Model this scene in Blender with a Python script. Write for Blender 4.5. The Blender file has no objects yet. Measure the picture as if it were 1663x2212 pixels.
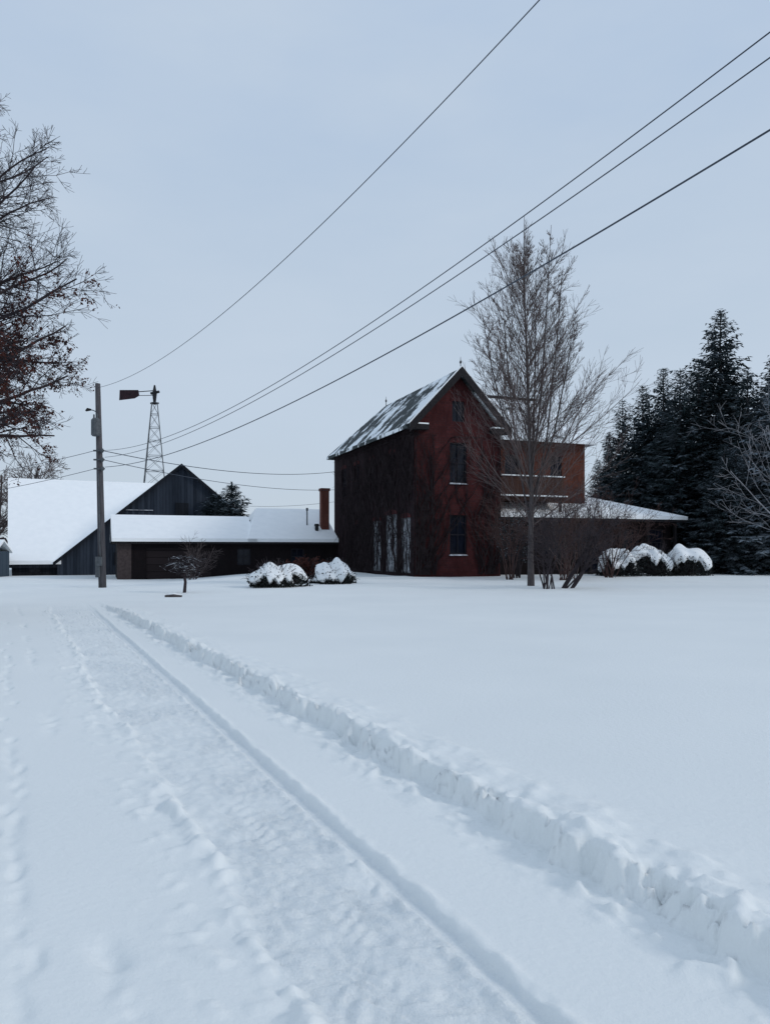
import bpy, math, random
import numpy as np
from mathutils import Vector, Matrix

scene = bpy.context.scene
col = scene.collection
R = math.radians
rnd = random.Random(7)

# ------------------------------------------------------------------ materials
def newmat(name):
    m = bpy.data.materials.new(name); m.use_nodes = True
    nt = m.node_tree; b = nt.nodes["Principled BSDF"]
    b.inputs["Specular IOR Level"].default_value = 0.15
    return m, nt, b
def mixc(nt, fac, a, b, blend='MIX'):
    n = nt.nodes.new("ShaderNodeMix"); n.data_type = 'RGBA'; n.blend_type = blend
    for sock, val in ((n.inputs[0], fac), (n.inputs[6], a), (n.inputs[7], b)):
        if hasattr(val, "is_output"): nt.links.new(val, sock)
        elif isinstance(val, (int, float)): sock.default_value = val
        else: sock.default_value = (*val, 1)
    return n.outputs[2]
def ramp(nt, val, p0, p1, c0=(0, 0, 0), c1=(1, 1, 1)):
    n = nt.nodes.new("ShaderNodeValToRGB")
    n.color_ramp.elements[0].position = p0; n.color_ramp.elements[1].position = p1
    n.color_ramp.elements[0].color = (*c0, 1); n.color_ramp.elements[1].color = (*c1, 1)
    nt.links.new(val, n.inputs[0]); return n.outputs[0]
def math_(nt, op, a, b=0.0, clamp=False):
    n = nt.nodes.new("ShaderNodeMath"); n.operation = op; n.use_clamp = clamp
    for s, v in ((n.inputs[0], a), (n.inputs[1], b)):
        if hasattr(v, "is_output"): nt.links.new(v, s)
        else: s.default_value = v
    return n.outputs[0]
def noise(nt, scale, vec=None, detail=4, rough=.55, mscale=None):
    n = nt.nodes.new("ShaderNodeTexNoise")
    n.inputs["Scale"].default_value = scale; n.inputs["Detail"].default_value = detail
    n.inputs["Roughness"].default_value = rough
    if vec is None:
        vec = nt.nodes.new("ShaderNodeTexCoord").outputs["Object"]
    if mscale:
        mp = nt.nodes.new("ShaderNodeMapping"); mp.inputs["Scale"].default_value = mscale
        nt.links.new(vec, mp.inputs[0]); vec = mp.outputs[0]
    nt.links.new(vec, n.inputs["Vector"]); return n.outputs["Fac"]
def bump(nt, b, h, strength=.3, dist=.02):
    n = nt.nodes.new("ShaderNodeBump"); n.inputs["Strength"].default_value = strength
    n.inputs["Distance"].default_value = dist
    nt.links.new(h, n.inputs["Height"]); nt.links.new(n.outputs[0], b.inputs["Normal"])
def uvout(nt): return nt.nodes.new("ShaderNodeTexCoord").outputs["UV"]

def plain(name, c1, c2, scale=3, rough=.8, bs=.2, mscale=None, uv=False):
    m, nt, b = newmat(name)
    f = noise(nt, scale, uvout(nt) if uv else None, mscale=mscale)
    nt.links.new(mixc(nt, ramp(nt, f, .3, .7), c1, c2), b.inputs["Base Color"])
    b.inputs["Roughness"].default_value = rough
    bump(nt, b, f, bs); return m

def snow_mat(name, c1, c2, pack=False):
    m, nt, b = newmat(name)
    big = noise(nt, .35, detail=3)
    c = mixc(nt, ramp(nt, big, .3, .7), c1, c2)
    h = noise(nt, 22, detail=6, rough=.65)
    if pack:
        at = nt.nodes.new("ShaderNodeAttribute"); at.attribute_name = "pack"
        g2 = noise(nt, 14, detail=6, rough=.75)
        k = math_(nt, 'MULTIPLY', at.outputs["Fac"], ramp(nt, g2, .35, .7))
        c = mixc(nt, k, c, (.67, .725, .76))
        h2 = noise(nt, 60, detail=4, rough=.7)
        h = math_(nt, 'ADD', h, math_(nt, 'MULTIPLY', math_(nt, 'MULTIPLY', at.outputs["Fac"], h2), 1.8))
    nt.links.new(c, b.inputs["Base Color"])
    b.inputs["Roughness"].default_value = .65
    bump(nt, b, h, .5, .012)
    return m
M_SNOW = snow_mat("snow_ground", (.785, .815, .815), (.83, .855, .85))
M_DRIVE = snow_mat("snow_driveway", (.785, .815, .815), (.83, .855, .85), True)
M_ROOFSNOW = plain("snow_cap", (.88, .90, .91), (.93, .945, .95), 2, .7, .15)
M_BUSHSNOW = plain("bush_snow", (.80, .83, .85), (.87, .89, .90), 6, .7, .3)

def brick_mat(name, c1, c2, cm, stain=.5, lo=.38, hi=.62, blot=.5):
    m, nt, b = newmat(name); uv = uvout(nt)
    br = nt.nodes.new("ShaderNodeTexBrick"); nt.links.new(uv, br.inputs["Vector"])
    br.inputs["Scale"].default_value = 1; br.inputs["Brick Width"].default_value = .34
    br.inputs["Row Height"].default_value = .13; br.inputs["Mortar Size"].default_value = .012
    br.inputs["Color1"].default_value = (*c1, 1); br.inputs["Color2"].default_value = (*c2, 1)
    br.inputs["Mortar"].default_value = (*cm, 1)
    f = noise(nt, .8, uv, detail=9, rough=.8, mscale=(1.4, .6, 1))
    c = mixc(nt, ramp(nt, f, lo, hi), tuple(x * stain for x in c1), br.outputs["Color"])
    g = noise(nt, 7, uv, detail=7, rough=.85)
    c = mixc(nt, ramp(nt, g, .48, .62, (0, 0, 0), (blot,) * 3), c, (c1[0] * .3, c1[1] * .55, c1[2] * .8))
    g3 = noise(nt, 9, uv, detail=5, rough=.85)
    c = mixc(nt, ramp(nt, g3, .56, .70, (0, 0, 0), (.5, .5, .5)), c, tuple(x * 1.7 for x in c1))
    nt.links.new(c, b.inputs["Base Color"]); b.inputs["Roughness"].default_value = .9
    bump(nt, b, br.outputs["Fac"], -.3, .01); return m
M_BRICK = brick_mat("red_brick", (.092, .020, .020), (.045, .013, .014), (.06, .030, .030), .38, .40, .62, .7)
M_BRICKDARK = brick_mat("shaded_brick", (.024, .009, .012), (.013, .007, .010), (.02, .012, .013), .3)  # darker brick copy: side wall's shade painted into the colour, plus vine stain
M_BRICKORANGE = brick_mat("orange_brick", (.150, .046, .029), (.095, .031, .022), (.11, .055, .04), .4, .40, .62)
M_BRICKBROWN = brick_mat("brown_brick", (.014, .009, .010), (.010, .008, .009), (.013, .010, .011))
M_CHIM = brick_mat("chimney_brick", (.17, .056, .040), (.13, .045, .034), (.12, .07, .06), .6)

def siding(name, c1, c2, vertical=True, w=.25):
    m, nt, b = newmat(name); uv = uvout(nt)
    sep = nt.nodes.new("ShaderNodeSeparateXYZ"); nt.links.new(uv, sep.inputs[0])
    co = sep.outputs[0 if vertical else 1]
    s = math_(nt, 'FRACT', math_(nt, 'DIVIDE', co, w))
    idx = math_(nt, 'FLOOR', math_(nt, 'DIVIDE', co, w))
    wn = nt.nodes.new("ShaderNodeTexWhiteNoise"); wn.noise_dimensions = '1D'
    nt.links.new(idx, wn.inputs["W"])
    f = noise(nt, 2, uv, detail=6, mscale=(3, .4, 1) if vertical else (.4, 3, 1))
    k = math_(nt, 'ADD', math_(nt, 'MULTIPLY', wn.outputs["Value"], .5), math_(nt, 'MULTIPLY', f, .6))
    c = mixc(nt, ramp(nt, k, .2, .9), c1, c2)
    gap = ramp(nt, s, .04, .09)
    c = mixc(nt, gap, tuple(x * .25 for x in c1), c)
    nt.links.new(c, b.inputs["Base Color"]); b.inputs["Roughness"].default_value = .9
    bump(nt, b, gap, .4, .02); return m
M_BARN = siding("weathered_barn_boards", (.012, .017, .026), (.040, .050, .068))
M_BARNLOW = siding("dark_barn_boards", (.008, .010, .014), (.018, .021, .028))
M_GDOOR = siding("brown_door_panels", (.017, .0125, .0135), (.024, .018, .0195), False, .5)
M_TRIM = plain("dark_trim", (.012, .011, .013), (.024, .022, .024), 8)
M_POST = plain("grey_brown_render", (.045, .034, .034), (.07, .054, .053), 6)
M_BROWNPANEL = siding("brown_balcony_boards", (.045, .022, .018), (.07, .036, .026), True, .18)
M_FRAME = plain("window_frame_paint", (.014, .014, .02), (.025, .025, .032), 10)
M_PALEFRAME = plain("pale_frame_paint", (.04, .04, .045), (.26, .27, .29), 5)
M_SILL = plain("snowy_sill", (.12, .125, .14), (.55, .58, .63), 4)
M_METAL = plain("galvanised_metal", (.06, .068, .075), (.11, .12, .13), 6, .5)
M_DARKMETAL = plain("dark_metal", (.012, .012, .014), (.028, .028, .032), 6, .5)
M_VANE = plain("dark_vane_paint", (.016, .010, .013), (.034, .016, .020), 4, .6)
M_POLE = plain("weathered_pole_wood", (.055, .052, .058), (.105, .102, .11), 3, .9, .3, mscale=(6, 6, .5))
M_BARK = plain("grey_bark", (.05, .043, .045), (.105, .092, .092), 6, .9, .3, mscale=(4, 4, .8))
M_TWIG = plain("twig_bark", (.070, .052, .050), (.13, .102, .098), 3)
M_REDTWIG = plain("reddish_twig_bark", (.050, .028, .026), (.085, .052, .048), 3)
M_VINE = plain("vine_bark", (.012, .008, .010), (.030, .022, .024), 3)
M_DARKTWIG = plain("dark_twig_bark", (.026, .020, .024), (.052, .042, .046), 3)
M_PALETWIG = plain("frosted_twigs", (.15, .145, .155), (.32, .32, .34), 3)
M_LEAF = plain("dry_brown_leaves", (.085, .026, .018), (.045, .018, .016), 5)
M_WIRE = plain("wire_sheath", (.045, .055, .075), (.07, .08, .10), 2, .5)
M_SHEDB = siding("slate_shed_boards", (.04, .06, .085), (.06, .085, .11))
def top_snow(name, base, lo, hi):
    m, nt, b = newmat(name); g = nt.nodes.new("ShaderNodeNewGeometry"); sep = nt.nodes.new("ShaderNodeSeparateXYZ")
    nt.links.new(g.outputs["True Normal"], sep.inputs[0]); f = noise(nt, 6, detail=3)
    k = ramp(nt, math_(nt, 'ADD', sep.outputs[2], math_(nt, 'MULTIPLY', math_(nt, 'SUBTRACT', f, .5), .8)), lo, hi)
    nt.links.new(mixc(nt, k, base, (.60, .64, .68)), b.inputs["Base Color"]); b.inputs["Roughness"].default_value = .9; return m
M_SNOWTWIG = top_snow("snow_topped_twigs", (.030, .024, .028), .68, .92)

def glass_mat(name, c1, c2):
    m, nt, b = newmat(name)
    f = noise(nt, 1.3, detail=5)
    nt.links.new(mixc(nt, ramp(nt, f, .35, .7), c1, c2), b.inputs["Base Color"])
    b.inputs["Roughness"].default_value = .15; b.inputs["Specular IOR Level"].default_value = .2
    return m
M_GLASS = glass_mat("dark_window_glass", (.004, .005, .010), (.010, .013, .024))
m, nt, b = newmat("frosted_glass"); M_FROST = m
f_ = noise(nt, 3.0, detail=9, rough=.8, mscale=(1, 1, .6))
nt.links.new(mixc(nt, ramp(nt, f_, .42, .58), (.018, .017, .02), (.44, .46, .50)), b.inputs["Base Color"]); b.inputs["Roughness"].default_value = .6

def roof_patch(name, lo, hi, seed=0.):
    m, nt, b = newmat(name); uv = uvout(nt)
    mp = nt.nodes.new("ShaderNodeMapping"); mp.inputs["Rotation"].default_value = (0, 0, R(24))
    mp.inputs["Location"].default_value = (seed, seed * .7, 0)
    nt.links.new(uv, mp.inputs[0])
    f = noise(nt, .55, mp.outputs[0], detail=9, rough=.70, mscale=(1.35, .95, 1))
    bigf = noise(nt, .25, uv, detail=2)
    f2 = math_(nt, 'ADD', f, math_(nt, 'MULTIPLY', math_(nt, 'SUBTRACT', bigf, .5), .5))
    mask = ramp(nt, f2, lo, hi)
    d = mixc(nt, noise(nt, 3, uv), (.022, .029, .032), (.050, .062, .064))
    c = mixc(nt, mask, d, (.84, .88, .91))
    nt.links.new(c, b.inputs["Base Color"]); b.inputs["Roughness"].default_value = .7
    bump(nt, b, mask, .5, .05); return m
M_ROOF = roof_patch("shingles_with_patchy_snow", .48, .53)
M_ROOF2 = roof_patch("shingles_mostly_snow", .33, .42, 5.)

def needle_mat(name, lo, hi, snowamt=.5):
    m, nt, b = newmat(name)
    g = nt.nodes.new("ShaderNodeNewGeometry")
    sep = nt.nodes.new("ShaderNodeSeparateXYZ"); nt.links.new(g.outputs["True Normal"], sep.inputs[0])
    up = math_(nt, 'ABSOLUTE', sep.outputs[2])
    f = noise(nt, 1.1, detail=6, rough=.75)
    mask = ramp(nt, math_(nt, 'ADD', math_(nt, 'MULTIPLY', up, .35), f), lo, hi, (0, 0, 0), (snowamt,) * 3)
    d = mixc(nt, noise(nt, .6), (.009, .017, .021), (.024, .039, .042))
    c = mixc(nt, mask, d, (.40, .46, .53))
    nt.links.new(c, b.inputs["Base Color"]); b.inputs["Roughness"].default_value = .9
    return m
M_NEEDLE = needle_mat("snow_dusted_needles", .76, .95, .42)
M_NEEDLESNOW = needle_mat("snowier_needles", .62, .88, .50)
M_NEEDLE2 = needle_mat("snowy_shrub_leaves", .72, .88, .8)
M_SHRUBLEAF = plain("dark_shrub_leaves", (.008, .011, .012), (.025, .028, .027), 4)

# ------------------------------------------------------------------ helpers
ORG = {}
def thing(name, label, cat, loc, group=None):
    o = bpy.data.objects.new(name, None); o.empty_display_size = .5
    o.location = loc; col.objects.link(o)
    o["label"] = label; o["category"] = cat
    if group: o["group"] = group
    ORG[o.name] = Vector(loc); return o
def meshdata(name, verts, faces, mat, org=Vector((0, 0, 0)), smooth=False, uv=True):
    me = bpy.data.meshes.new(name)
    V = [(v[0] - org[0], v[1] - org[1], v[2] - org[2]) for v in verts]
    me.from_pydata(V, [], faces); me.update()
    if uv:
        lay = me.uv_layers.new(name="UVMap")
        for p in me.polygons:
            n = p.normal
            t = Vector((-n.y, n.x, 0))
            if t.length < 1e-3: t = Vector((1, 0, 0))
            t.normalize(); b = n.cross(t)
            for li in p.loop_indices:
                co = Vector(V[me.loops[li].vertex_index])
                lay.data[li].uv = (co.dot(t), co.dot(b))
    me.materials.append(mat)
    if smooth: me.polygons.foreach_set("use_smooth", [True] * len(me.polygons))
    return me
def part(parent, name, verts, faces, mat, smooth=False, uv=True, label=None):
    org = ORG[parent.name]
    me = meshdata(name, verts, faces, mat, org, smooth, uv)
    o = bpy.data.objects.new(name, me); col.objects.link(o); o.parent = parent
    ORG[o.name] = org
    if label: o["label"] = label
    return o
def solo(name, verts, faces, mat, loc, label, cat, group=None, smooth=False):
    me = meshdata(name, verts, faces, mat, Vector(loc), smooth, False)
    o = bpy.data.objects.new(name, me); o.location = loc; col.objects.link(o)
    o["label"] = label; o["category"] = cat
    if group: o["group"] = group
    return o

class G:
    def __init__(s): s.v = []; s.f = []
    def add(s, V, F):
        k = len(s.v); s.v += [tuple(x) for x in V]; s.f += [tuple(i + k for i in q) for q in F]
    def hexa(s, P):
        s.add(P, [(3, 2, 1, 0), (4, 5, 6, 7), (0, 1, 5, 4), (1, 2, 6, 5), (2, 3, 7, 6), (3, 0, 4, 7)])
    def tube(s, pts, rads, k=4, cap=True):
        base = len(s.v); n = len(pts)
        for i, p in enumerate(pts):
            d = (pts[min(i + 1, n - 1)] - pts[max(i - 1, 0)])
            if d.length < 1e-9: d = Vector((0, 0, 1))
            d.normalize()
            a = d.cross(Vector((.31, .17, .93)) if abs(d.z) < .9 else Vector((1, 0, 0))); a.normalize(); b = d.cross(a)
            for j in range(k):
                an = 2 * math.pi * j / k
                q = p + (a * math.cos(an) + b * math.sin(an)) * rads[i]
                s.v.append((q.x, q.y, q.z))
        for i in range(n - 1):
            for j in range(k):
                s.f.append((base + i * k + j, base + i * k + (j + 1) % k, base + (i + 1) * k + (j + 1) % k, base + (i + 1) * k + j))
        if cap:
            s.f.append(tuple(base + j for j in reversed(range(k)))); s.f.append(tuple(base + (n - 1) * k + j for j in range(k)))
    def bar(s, a, b, r, k=4): s.tube([Vector(a), Vector(b)], [r, r], k)

class Frame:
    def __init__(s, C, u): 
        s.C = Vector((C[0], C[1], 0)); s.u = Vector((u[0], u[1], 0)).normalized(); s.v = Vector((s.u.y, -s.u.x, 0))
    def p(s, v, u, z): return s.C + s.v * v + s.u * u + Vector((0, 0, z))
    def box(s, g, v0, v1, u0, u1, z0, z1):
        g.hexa([s.p(v0, u0, z0), s.p(v1, u0, z0), s.p(v1, u1, z0), s.p(v0, u1, z0),
                s.p(v0, u0, z1), s.p(v1, u0, z1), s.p(v1, u1, z1), s.p(v0, u1, z1)])
def slab(polys, th):
    vs = []; idx = {}; F = []
    def gi(p):
        k = (round(p.x, 4), round(p.y, 4), round(p.z, 4))
        if k not in idx: idx[k] = len(vs); vs.append(p)
        return idx[k]
    top = []
    for q in polys:
        q = [gi(p) for p in q]
        n = (vs[q[1]] - vs[q[0]]).cross(vs[q[2]] - vs[q[0]])
        if n.z < 0: q.reverse()
        top.append(q)
    n = len(vs); V = vs + [v - Vector((0, 0, th)) for v in vs]
    edges = {}
    for q in top:
        for a, b in zip(q, q[1:] + q[:1]): edges[(a, b)] = 1
    F += [tuple(q) for q in top] + [tuple(i + n for i in reversed(q)) for q in top]
    for (a, b) in edges:
        if (b, a) not in edges: F.append((b, a, a + n, b + n))
    return V, F

def wall_panel(g, o, t, nrm, W, z0, z1, openings, depth=.18):
    xs = sorted({0, W, *[a for a, b, c, d in openings], *[b for a, b, c, d in openings]})
    zs = sorted({z0, z1, *[c for a, b, c, d in openings], *[d for a, b, c, d in openings]})
    P = lambda x, z, dn=0: Vector((o.x, o.y, z)) + t * x - nrm * dn
    flip = t.cross(Vector((0, 0, 1))).dot(nrm) < 0
    def quad(a, b, c, d):
        g.add([a, b, c, d], [(3, 2, 1, 0)] if flip else [(0, 1, 2, 3)])
    for i in range(len(xs) - 1):
        for j in range(len(zs) - 1):
            cx = (xs[i] + xs[i + 1]) / 2; cz = (zs[j] + zs[j + 1]) / 2
            if any(a < cx < b and c < cz < d for a, b, c, d in openings): continue
            quad(P(xs[i], zs[j]), P(xs[i + 1], zs[j]), P(xs[i + 1], zs[j + 1]), P(xs[i], zs[j + 1]))
    for a, b, c, d in openings:
        quad(P(a, c), P(a, c, depth), P(a, d, depth), P(a, d))
        quad(P(b, c, depth), P(b, c), P(b, d), P(b, d, depth))
        quad(P(a, d), P(a, d, depth), P(b, d, depth), P(b, d))
        quad(P(a, c, depth), P(a, c), P(b, c), P(b, c, depth))

def window(parent, o, t, nrm, a, b, c, d, glass=None, frame=None, sill=True, mull=(1, 1), arch=True, depth=.18, name="window"):
    glass = glass or M_GLASS; frame = frame or M_FRAME
    P = lambda x, z, dn=0: Vector((o.x, o.y, z)) + t * x - nrm * dn
    w = part(parent, name, [P(a, c, depth - .02), P(b, c, depth - .02), P(b, d, depth - .02), P(a, d, depth - .02)],
             [(0, 1, 2, 3)] if t.cross(Vector((0, 0, 1))).dot(nrm) > 0 else [(3, 2, 1, 0)], glass)
    g = G()
    def bar(x0, x1, z0, z1, d0, d1):
        g.hexa([P(x0, z0, d0), P(x1, z0, d0), P(x1, z0, d1), P(x0, z0, d1), P(x0, z1, d0), P(x1, z1, d0), P(x1, z1, d1), P(x0, z1, d1)])
    f = .07; D0 = depth - .09; D1 = depth - .03
    bar(a, a + f, c, d, D0, D1); bar(b - f, b, c, d, D0, D1)
    bar(a + f, b - f, d - f, d, D0, D1); bar(a + f, b - f, c, c + f, D0, D1)
    for i in range(mull[0]):
        x = a + (b - a) * (i + 1) / (mull[0] + 1); bar(x - .02, x + .02, c + f, d - f, D0 + .01, D1)
    for i in range(mull[1]):
        z = c + (d - c) * (i + 1) / (mull[1] + 1); bar(a + f, b - f, z - .035, z + .035, D0 - .01, D0 + .009)
    part(w, "frame", g.v, g.f, frame)
    if sill:
        g = G()
        g.hexa([P(a - .06, c - .09, -.10), P(b + .04, c - .09, -.10), P(b + .04, c - .09, depth - .1), P(a - .06, c - .09, depth - .1),
                P(a - .02, c - .005, -.08), P(b - .02, c - .025, -.08), P(b, c - .005, depth - .1), P(a - .02, c - .005, depth - .1)])
        part(w, "sill", g.v, g.f, M_SILL)
    if arch:
        g = G(); n = 8; ring = []
        for i in range(n + 1):
            x = (a - .1) + (b - a + .2) * i / n; k = 1 - ((i / n) * 2 - 1) ** 2
            ring.append((x, d + .003, d + .16 + .14 * k))
        for i in range(n):
            x0, l0, h0 = ring[i]; x1, l1, h1 = ring[i + 1]
            g.hexa([P(x0, l0, -.04), P(x1, l1, -.04), P(x1, l1, .0), P(x0, l0, .0), P(x0, h0, -.04), P(x1, h1, -.04), P(x1, h1, 0), P(x0, h0, 0)])
        part(w, "lintel", g.v, g.f, M_BRICK)
    return w

# ------------------------------------------------------------------ terrain
rs = np.random.RandomState(3); TAB = rs.rand(256, 256)
def vn(x, y, s=0):
    x = np.asarray(x, float) + s * 17.3; y = np.asarray(y, float) + s * 9.1
    xi = np.floor(x).astype(int); yi = np.floor(y).astype(int); fx = x - xi; fy = y - yi
    fx = fx * fx * (3 - 2 * fx); fy = fy * fy * (3 - 2 * fy)
    a = TAB[xi % 256, yi % 256]; b = TAB[(xi + 1) % 256, yi % 256]; c = TAB[xi % 256, (yi + 1) % 256]; d = TAB[(xi + 1) % 256, (yi + 1) % 256]
    return (a * (1 - fx) + b * fx) * (1 - fy) + (c * (1 - fx) + d * fx) * fy - .5
def rot2(x, y, a): return x * math.cos(a) - y * math.sin(a), x * math.sin(a) + y * math.cos(a)
def fbm(x, y, o=4, s=0):
    r = 0; a = 1
    for i in range(o):
        xx, yy = rot2(x * 2.03 ** i, y * 2.03 ** i, .6 + i * 1.1)
        r = r + a * vn(xx, yy, s + i); a *= .5
    return r
def ss(a, b, x):
    t = np.clip((x - a) / (b - a), 0, 1); return t * t * (3 - 2 * t)
def foot(Y): return 2.85 + .14 * vn(Y * .9, Y * 0 + 3.3, 2) + .09 * vn(Y * 2.3, Y * 0 + 8.3, 4)
def height(X, Y, want_pack=False):
    xp = X + .5 * Y
    z = -.45 * ss(-7, -15, X) * ss(28, 48, Y)
    z = z + .06 * fbm(X / 9, Y / 9, 3, 5) * ss(4, 12, np.abs(xp - 1) + 0 * Y)
    z = z + .12 * ss(26, 34, Y) * np.clip(fbm(X / 2.2, Y / 1.6, 3, 11), 0, 1) * ss(60, 45, Y)
    near = ss(24, 17, Y)
    F = foot(Y); q = xp - F
    lump = fbm(X * 6.5, Y * 6.5, 4, 21); lump2 = fbm(X * 2.4, Y * 2.4, 3, 31); fine = fbm(X * 17, Y * 17, 3, 41)
    clod = np.clip(fbm(X * 8.5, Y * 8.5, 1, 49) * 2 - .35, 0, 1); clod2 = np.clip(fbm(X * 14, Y * 14, 1, 53) * 2 - .35, 0, 1)
    q2 = q + .13 * lump + .07 * fine + .07 * lump2
    rise = ss(-.03, 1, q2 / .10)
    z = z + .145 * near * rise * (.8 + .2 * np.exp(-np.clip(q, 0, None) / 6.))
    crest = np.exp(-((q - .13) / .12) ** 2)
    z = z + near * crest * (.0 + .06 * np.clip(lump2 + .02, 0, 1) + .055 * lump + .03 * fine + .05 * clod + .02 * clod2)
    z = z + near * np.exp(-((q - .40) / .22) ** 2) * (.03 * np.clip(lump2 + .1, 0, 1) + .025 * np.clip(lump, 0, 1) + .03 * clod)
    z = z + near * np.exp(-((q + .14) / .15) ** 2) * (.05 * np.clip(lump + .02, 0, 1) + .025 * np.clip(fine, 0, 1) + .06 * clod + .04 * clod2)
    tr = ss(24, 18, Y)
    rc = 1.78 + .03 * Y + .03 * vn(Y * .6, 0 * Y + 1.2, 6); a = xp - rc
    wr = .032 + .003 * Y
    z = z - tr * .036 * np.exp(-(a / wr) ** 4) + tr * .009 * np.exp(-((a - .08) / .03) ** 2) * (1 + 3 * lump) + tr * .009 * np.exp(-((a + .09) / .03) ** 2) * (1 + 3 * fine)
    lc = 1.0 + .012 * Y + .16 * vn(Y * .8, 0 * Y + 5.2, 7) + .09 * vn(Y * 3, 0 * Y, 9) + .06 * lump
    ins = ss(0, .06, xp - lc) * ss(0, .08, rc - xp) * tr
    patch = ss(-.12, .15, fbm(X * 1.5, Y * 1.5, 2, 51))
    z = z + ins * (-.017 + .015 * fine + .018 * fbm(X * 6, Y * 6, 2, 63)) + ins * patch * .013 * fbm(X * 30, Y * 30, 2, 64)
    tread = np.sin((Y + .35 * np.abs(np.mod(xp * 3.5, 1) - .5) + .06 * lump + .03 * lump2) * 2 * math.pi / .10)
    tp2 = ss(-.06, .2, fbm(X * 2.7, Y * 2.0, 2, 57))
    z = z + ins * tp2 * .0085 * tread * np.exp(-((xp - rc + .36) / .20) ** 2)
    z = z + ins * .006 * tread * tp2 * np.exp(-((xp - lc - .18) / .12) ** 2)
    z = z + tr * np.exp(-((xp - lc + .02) / .07) ** 2) * (.012 + .08 * np.clip(fbm(X * 8, Y * 8, 3, 71), -.2, 1))
    z = z + tr * np.exp(-((xp - lc + .22) / .16) ** 2) * .05 * np.clip(fbm(X * 9, Y * 9, 2, 73) - .05, 0, 1)
    for c0, wd, am, sd in ((.42, .07, .015, 81), (.08, .05, .010, 83), (-1.0, .07, .010, 85), (-1.28, .05, .008, 87), (-.45, .06, .007, 89)):
        m = ss(-.05, .15, fbm(Y * 1.1 + sd, X * 0 + sd, 2, sd))
        z = z - tr * m * am * np.exp(-((xp - c0 - .08 * vn(Y, Y * 0, sd)) / wd) ** 2) * (1 + 3.0 * fbm(X * 8, Y * 8, 2, sd))
    for k in range(26):
        fy = 2.6 + k * .42 + .06 * math.sin(k * 3.7); fx = -.02 + (.09 if k % 2 else -.09) - .5 * fy + .07 * math.sin(k * 2.1)
        e = ((X - fx + .3 * (Y - fy)) / .040) ** 2 + ((Y - fy) / .085) ** 2 + 1.0 * lump
        z = z - .022 * np.exp(-np.clip(e, 0, None) ** 1.5) 
    z = z + .014 * ss(.8, -2.5, xp) * tr * fbm(X * 1.2, Y * .8, 3, 91)
    if want_pack:
        return z, np.clip(ins * (.35 + .5 * patch) + .75 * tr * np.exp(-(a / wr) ** 4), 0, 1)
    return z
def gz(x, y): return float(height(np.array([float(x)]), np.array([float(y)]))[0])

ys = list(np.arange(-40, 1.6, 1.4)); y = 1.7
while y < 28: ys.append(y); y *= 1.0050
while y < 2500: ys.append(y); y *= 1.035
xs = list(np.arange(-.4, 3.6, .016)); st = .016; x = xs[-1]
while x < 2600: st *= 1.05; x += st; xs.append(x)
st = .016; x = xs[0]; left = []
while x > -2600: st *= 1.03 if x > -3 else 1.07; x -= st; left.append(x)
xs = np.array(left[::-1] + xs); ys = np.array(ys)
XP, YY = np.meshgrid(xs, ys); XX = XP - .5 * YY; ZZ, PK = height(XX, YY, True)
nx, ny = len(xs), len(ys)
def grid_obj(name, mask_faces, mat, kindlabel):
    jj, ii = np.nonzero(mask_faces)
    a = jj * nx + ii; F = np.stack([a, a + 1, a + nx + 1, a + nx], 1)
    used, inv = np.unique(F.ravel(), return_inverse=True)
    co = np.stack([XX.ravel()[used], YY.ravel()[used], ZZ.ravel()[used]], 1)
    me = bpy.data.meshes.new(name); me.vertices.add(len(used)); me.vertices.foreach_set("co", co.ravel())
    me.loops.add(len(inv)); me.loops.foreach_set("vertex_index", inv.ravel().astype(np.int32))
    me.polygons.add(len(F)); me.polygons.foreach_set("loop_start", np.arange(0, len(inv.ravel()), 4, dtype=np.int32))
    me.polygons.foreach_set("loop_total", np.full(len(F), 4, dtype=np.int32))
    me.update(calc_edges=True); me.validate()
    at = me.attributes.new("pack", 'FLOAT', 'POINT'); at.data.foreach_set("value", PK.ravel()[used].astype(np.float32))
    me.polygons.foreach_set("use_smooth", [True] * len(me.polygons)); me.materials.append(mat)
    o = bpy.data.objects.new(name, me); col.objects.link(o)
    o["kind"] = "structure"; o["label"] = kindlabel; o["category"] = name.split("_")[-1]
    return o
cx = (XP[:-1, :-1] + XP[1:, 1:]) / 2; cy = (YY[:-1, :-1] + YY[1:, 1:]) / 2
dm = (cx > -3.2) & (cx < 2.66) & (cy < 40)
grid_obj("driveway", dm, M_DRIVE, "snow covered driveway with tyre tracks and ruts")
grid_obj("snow_ground", ~dm, M_SNOW, "smooth deep snow over lawn and fields")

# ------------------------------------------------------------------ brick farmhouse
H = Frame((1.69, 44.0), (-5.6, 15.0)); W = 5.6; L = 16.0; EZ = 8.75
house = thing("farmhouse", "tall red brick farmhouse with steep snow patched gable roof", "house", H.p(W / 2, L / 2, 0))
ny_ = -H.u; nx_ = -H.v
g = G(); c = W / 2
ops = [(c - .55, c + .55, 1.35, 3.65), (c - .55, c + .55, 5.55, 7.9)]
wall_panel(g, H.p(0, 0, 0), H.v, ny_, W, -.4, EZ, ops)
AZ = EZ + W / 2 * 1.12
P = lambda x, z: H.p(x, 0, z)
xl = lambda z: (z - EZ) / 1.12
z0, z1 = 9.15, 10.35; a0, a1 = c - .4, c + .4
g.add([P(0, EZ), P(W, EZ), P(W - xl(z0), z0), P(xl(z0), z0)], [(0, 1, 2, 3)])
g.add([P(xl(z0), z0), P(a0, z0), P(a0, z1), P(xl(z1), z1)], [(0, 1, 2, 3)])
g.add([P(a1, z0), P(W - xl(z0), z0), P(W - xl(z1), z1), P(a1, z1)], [(0, 1, 2, 3)])
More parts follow.
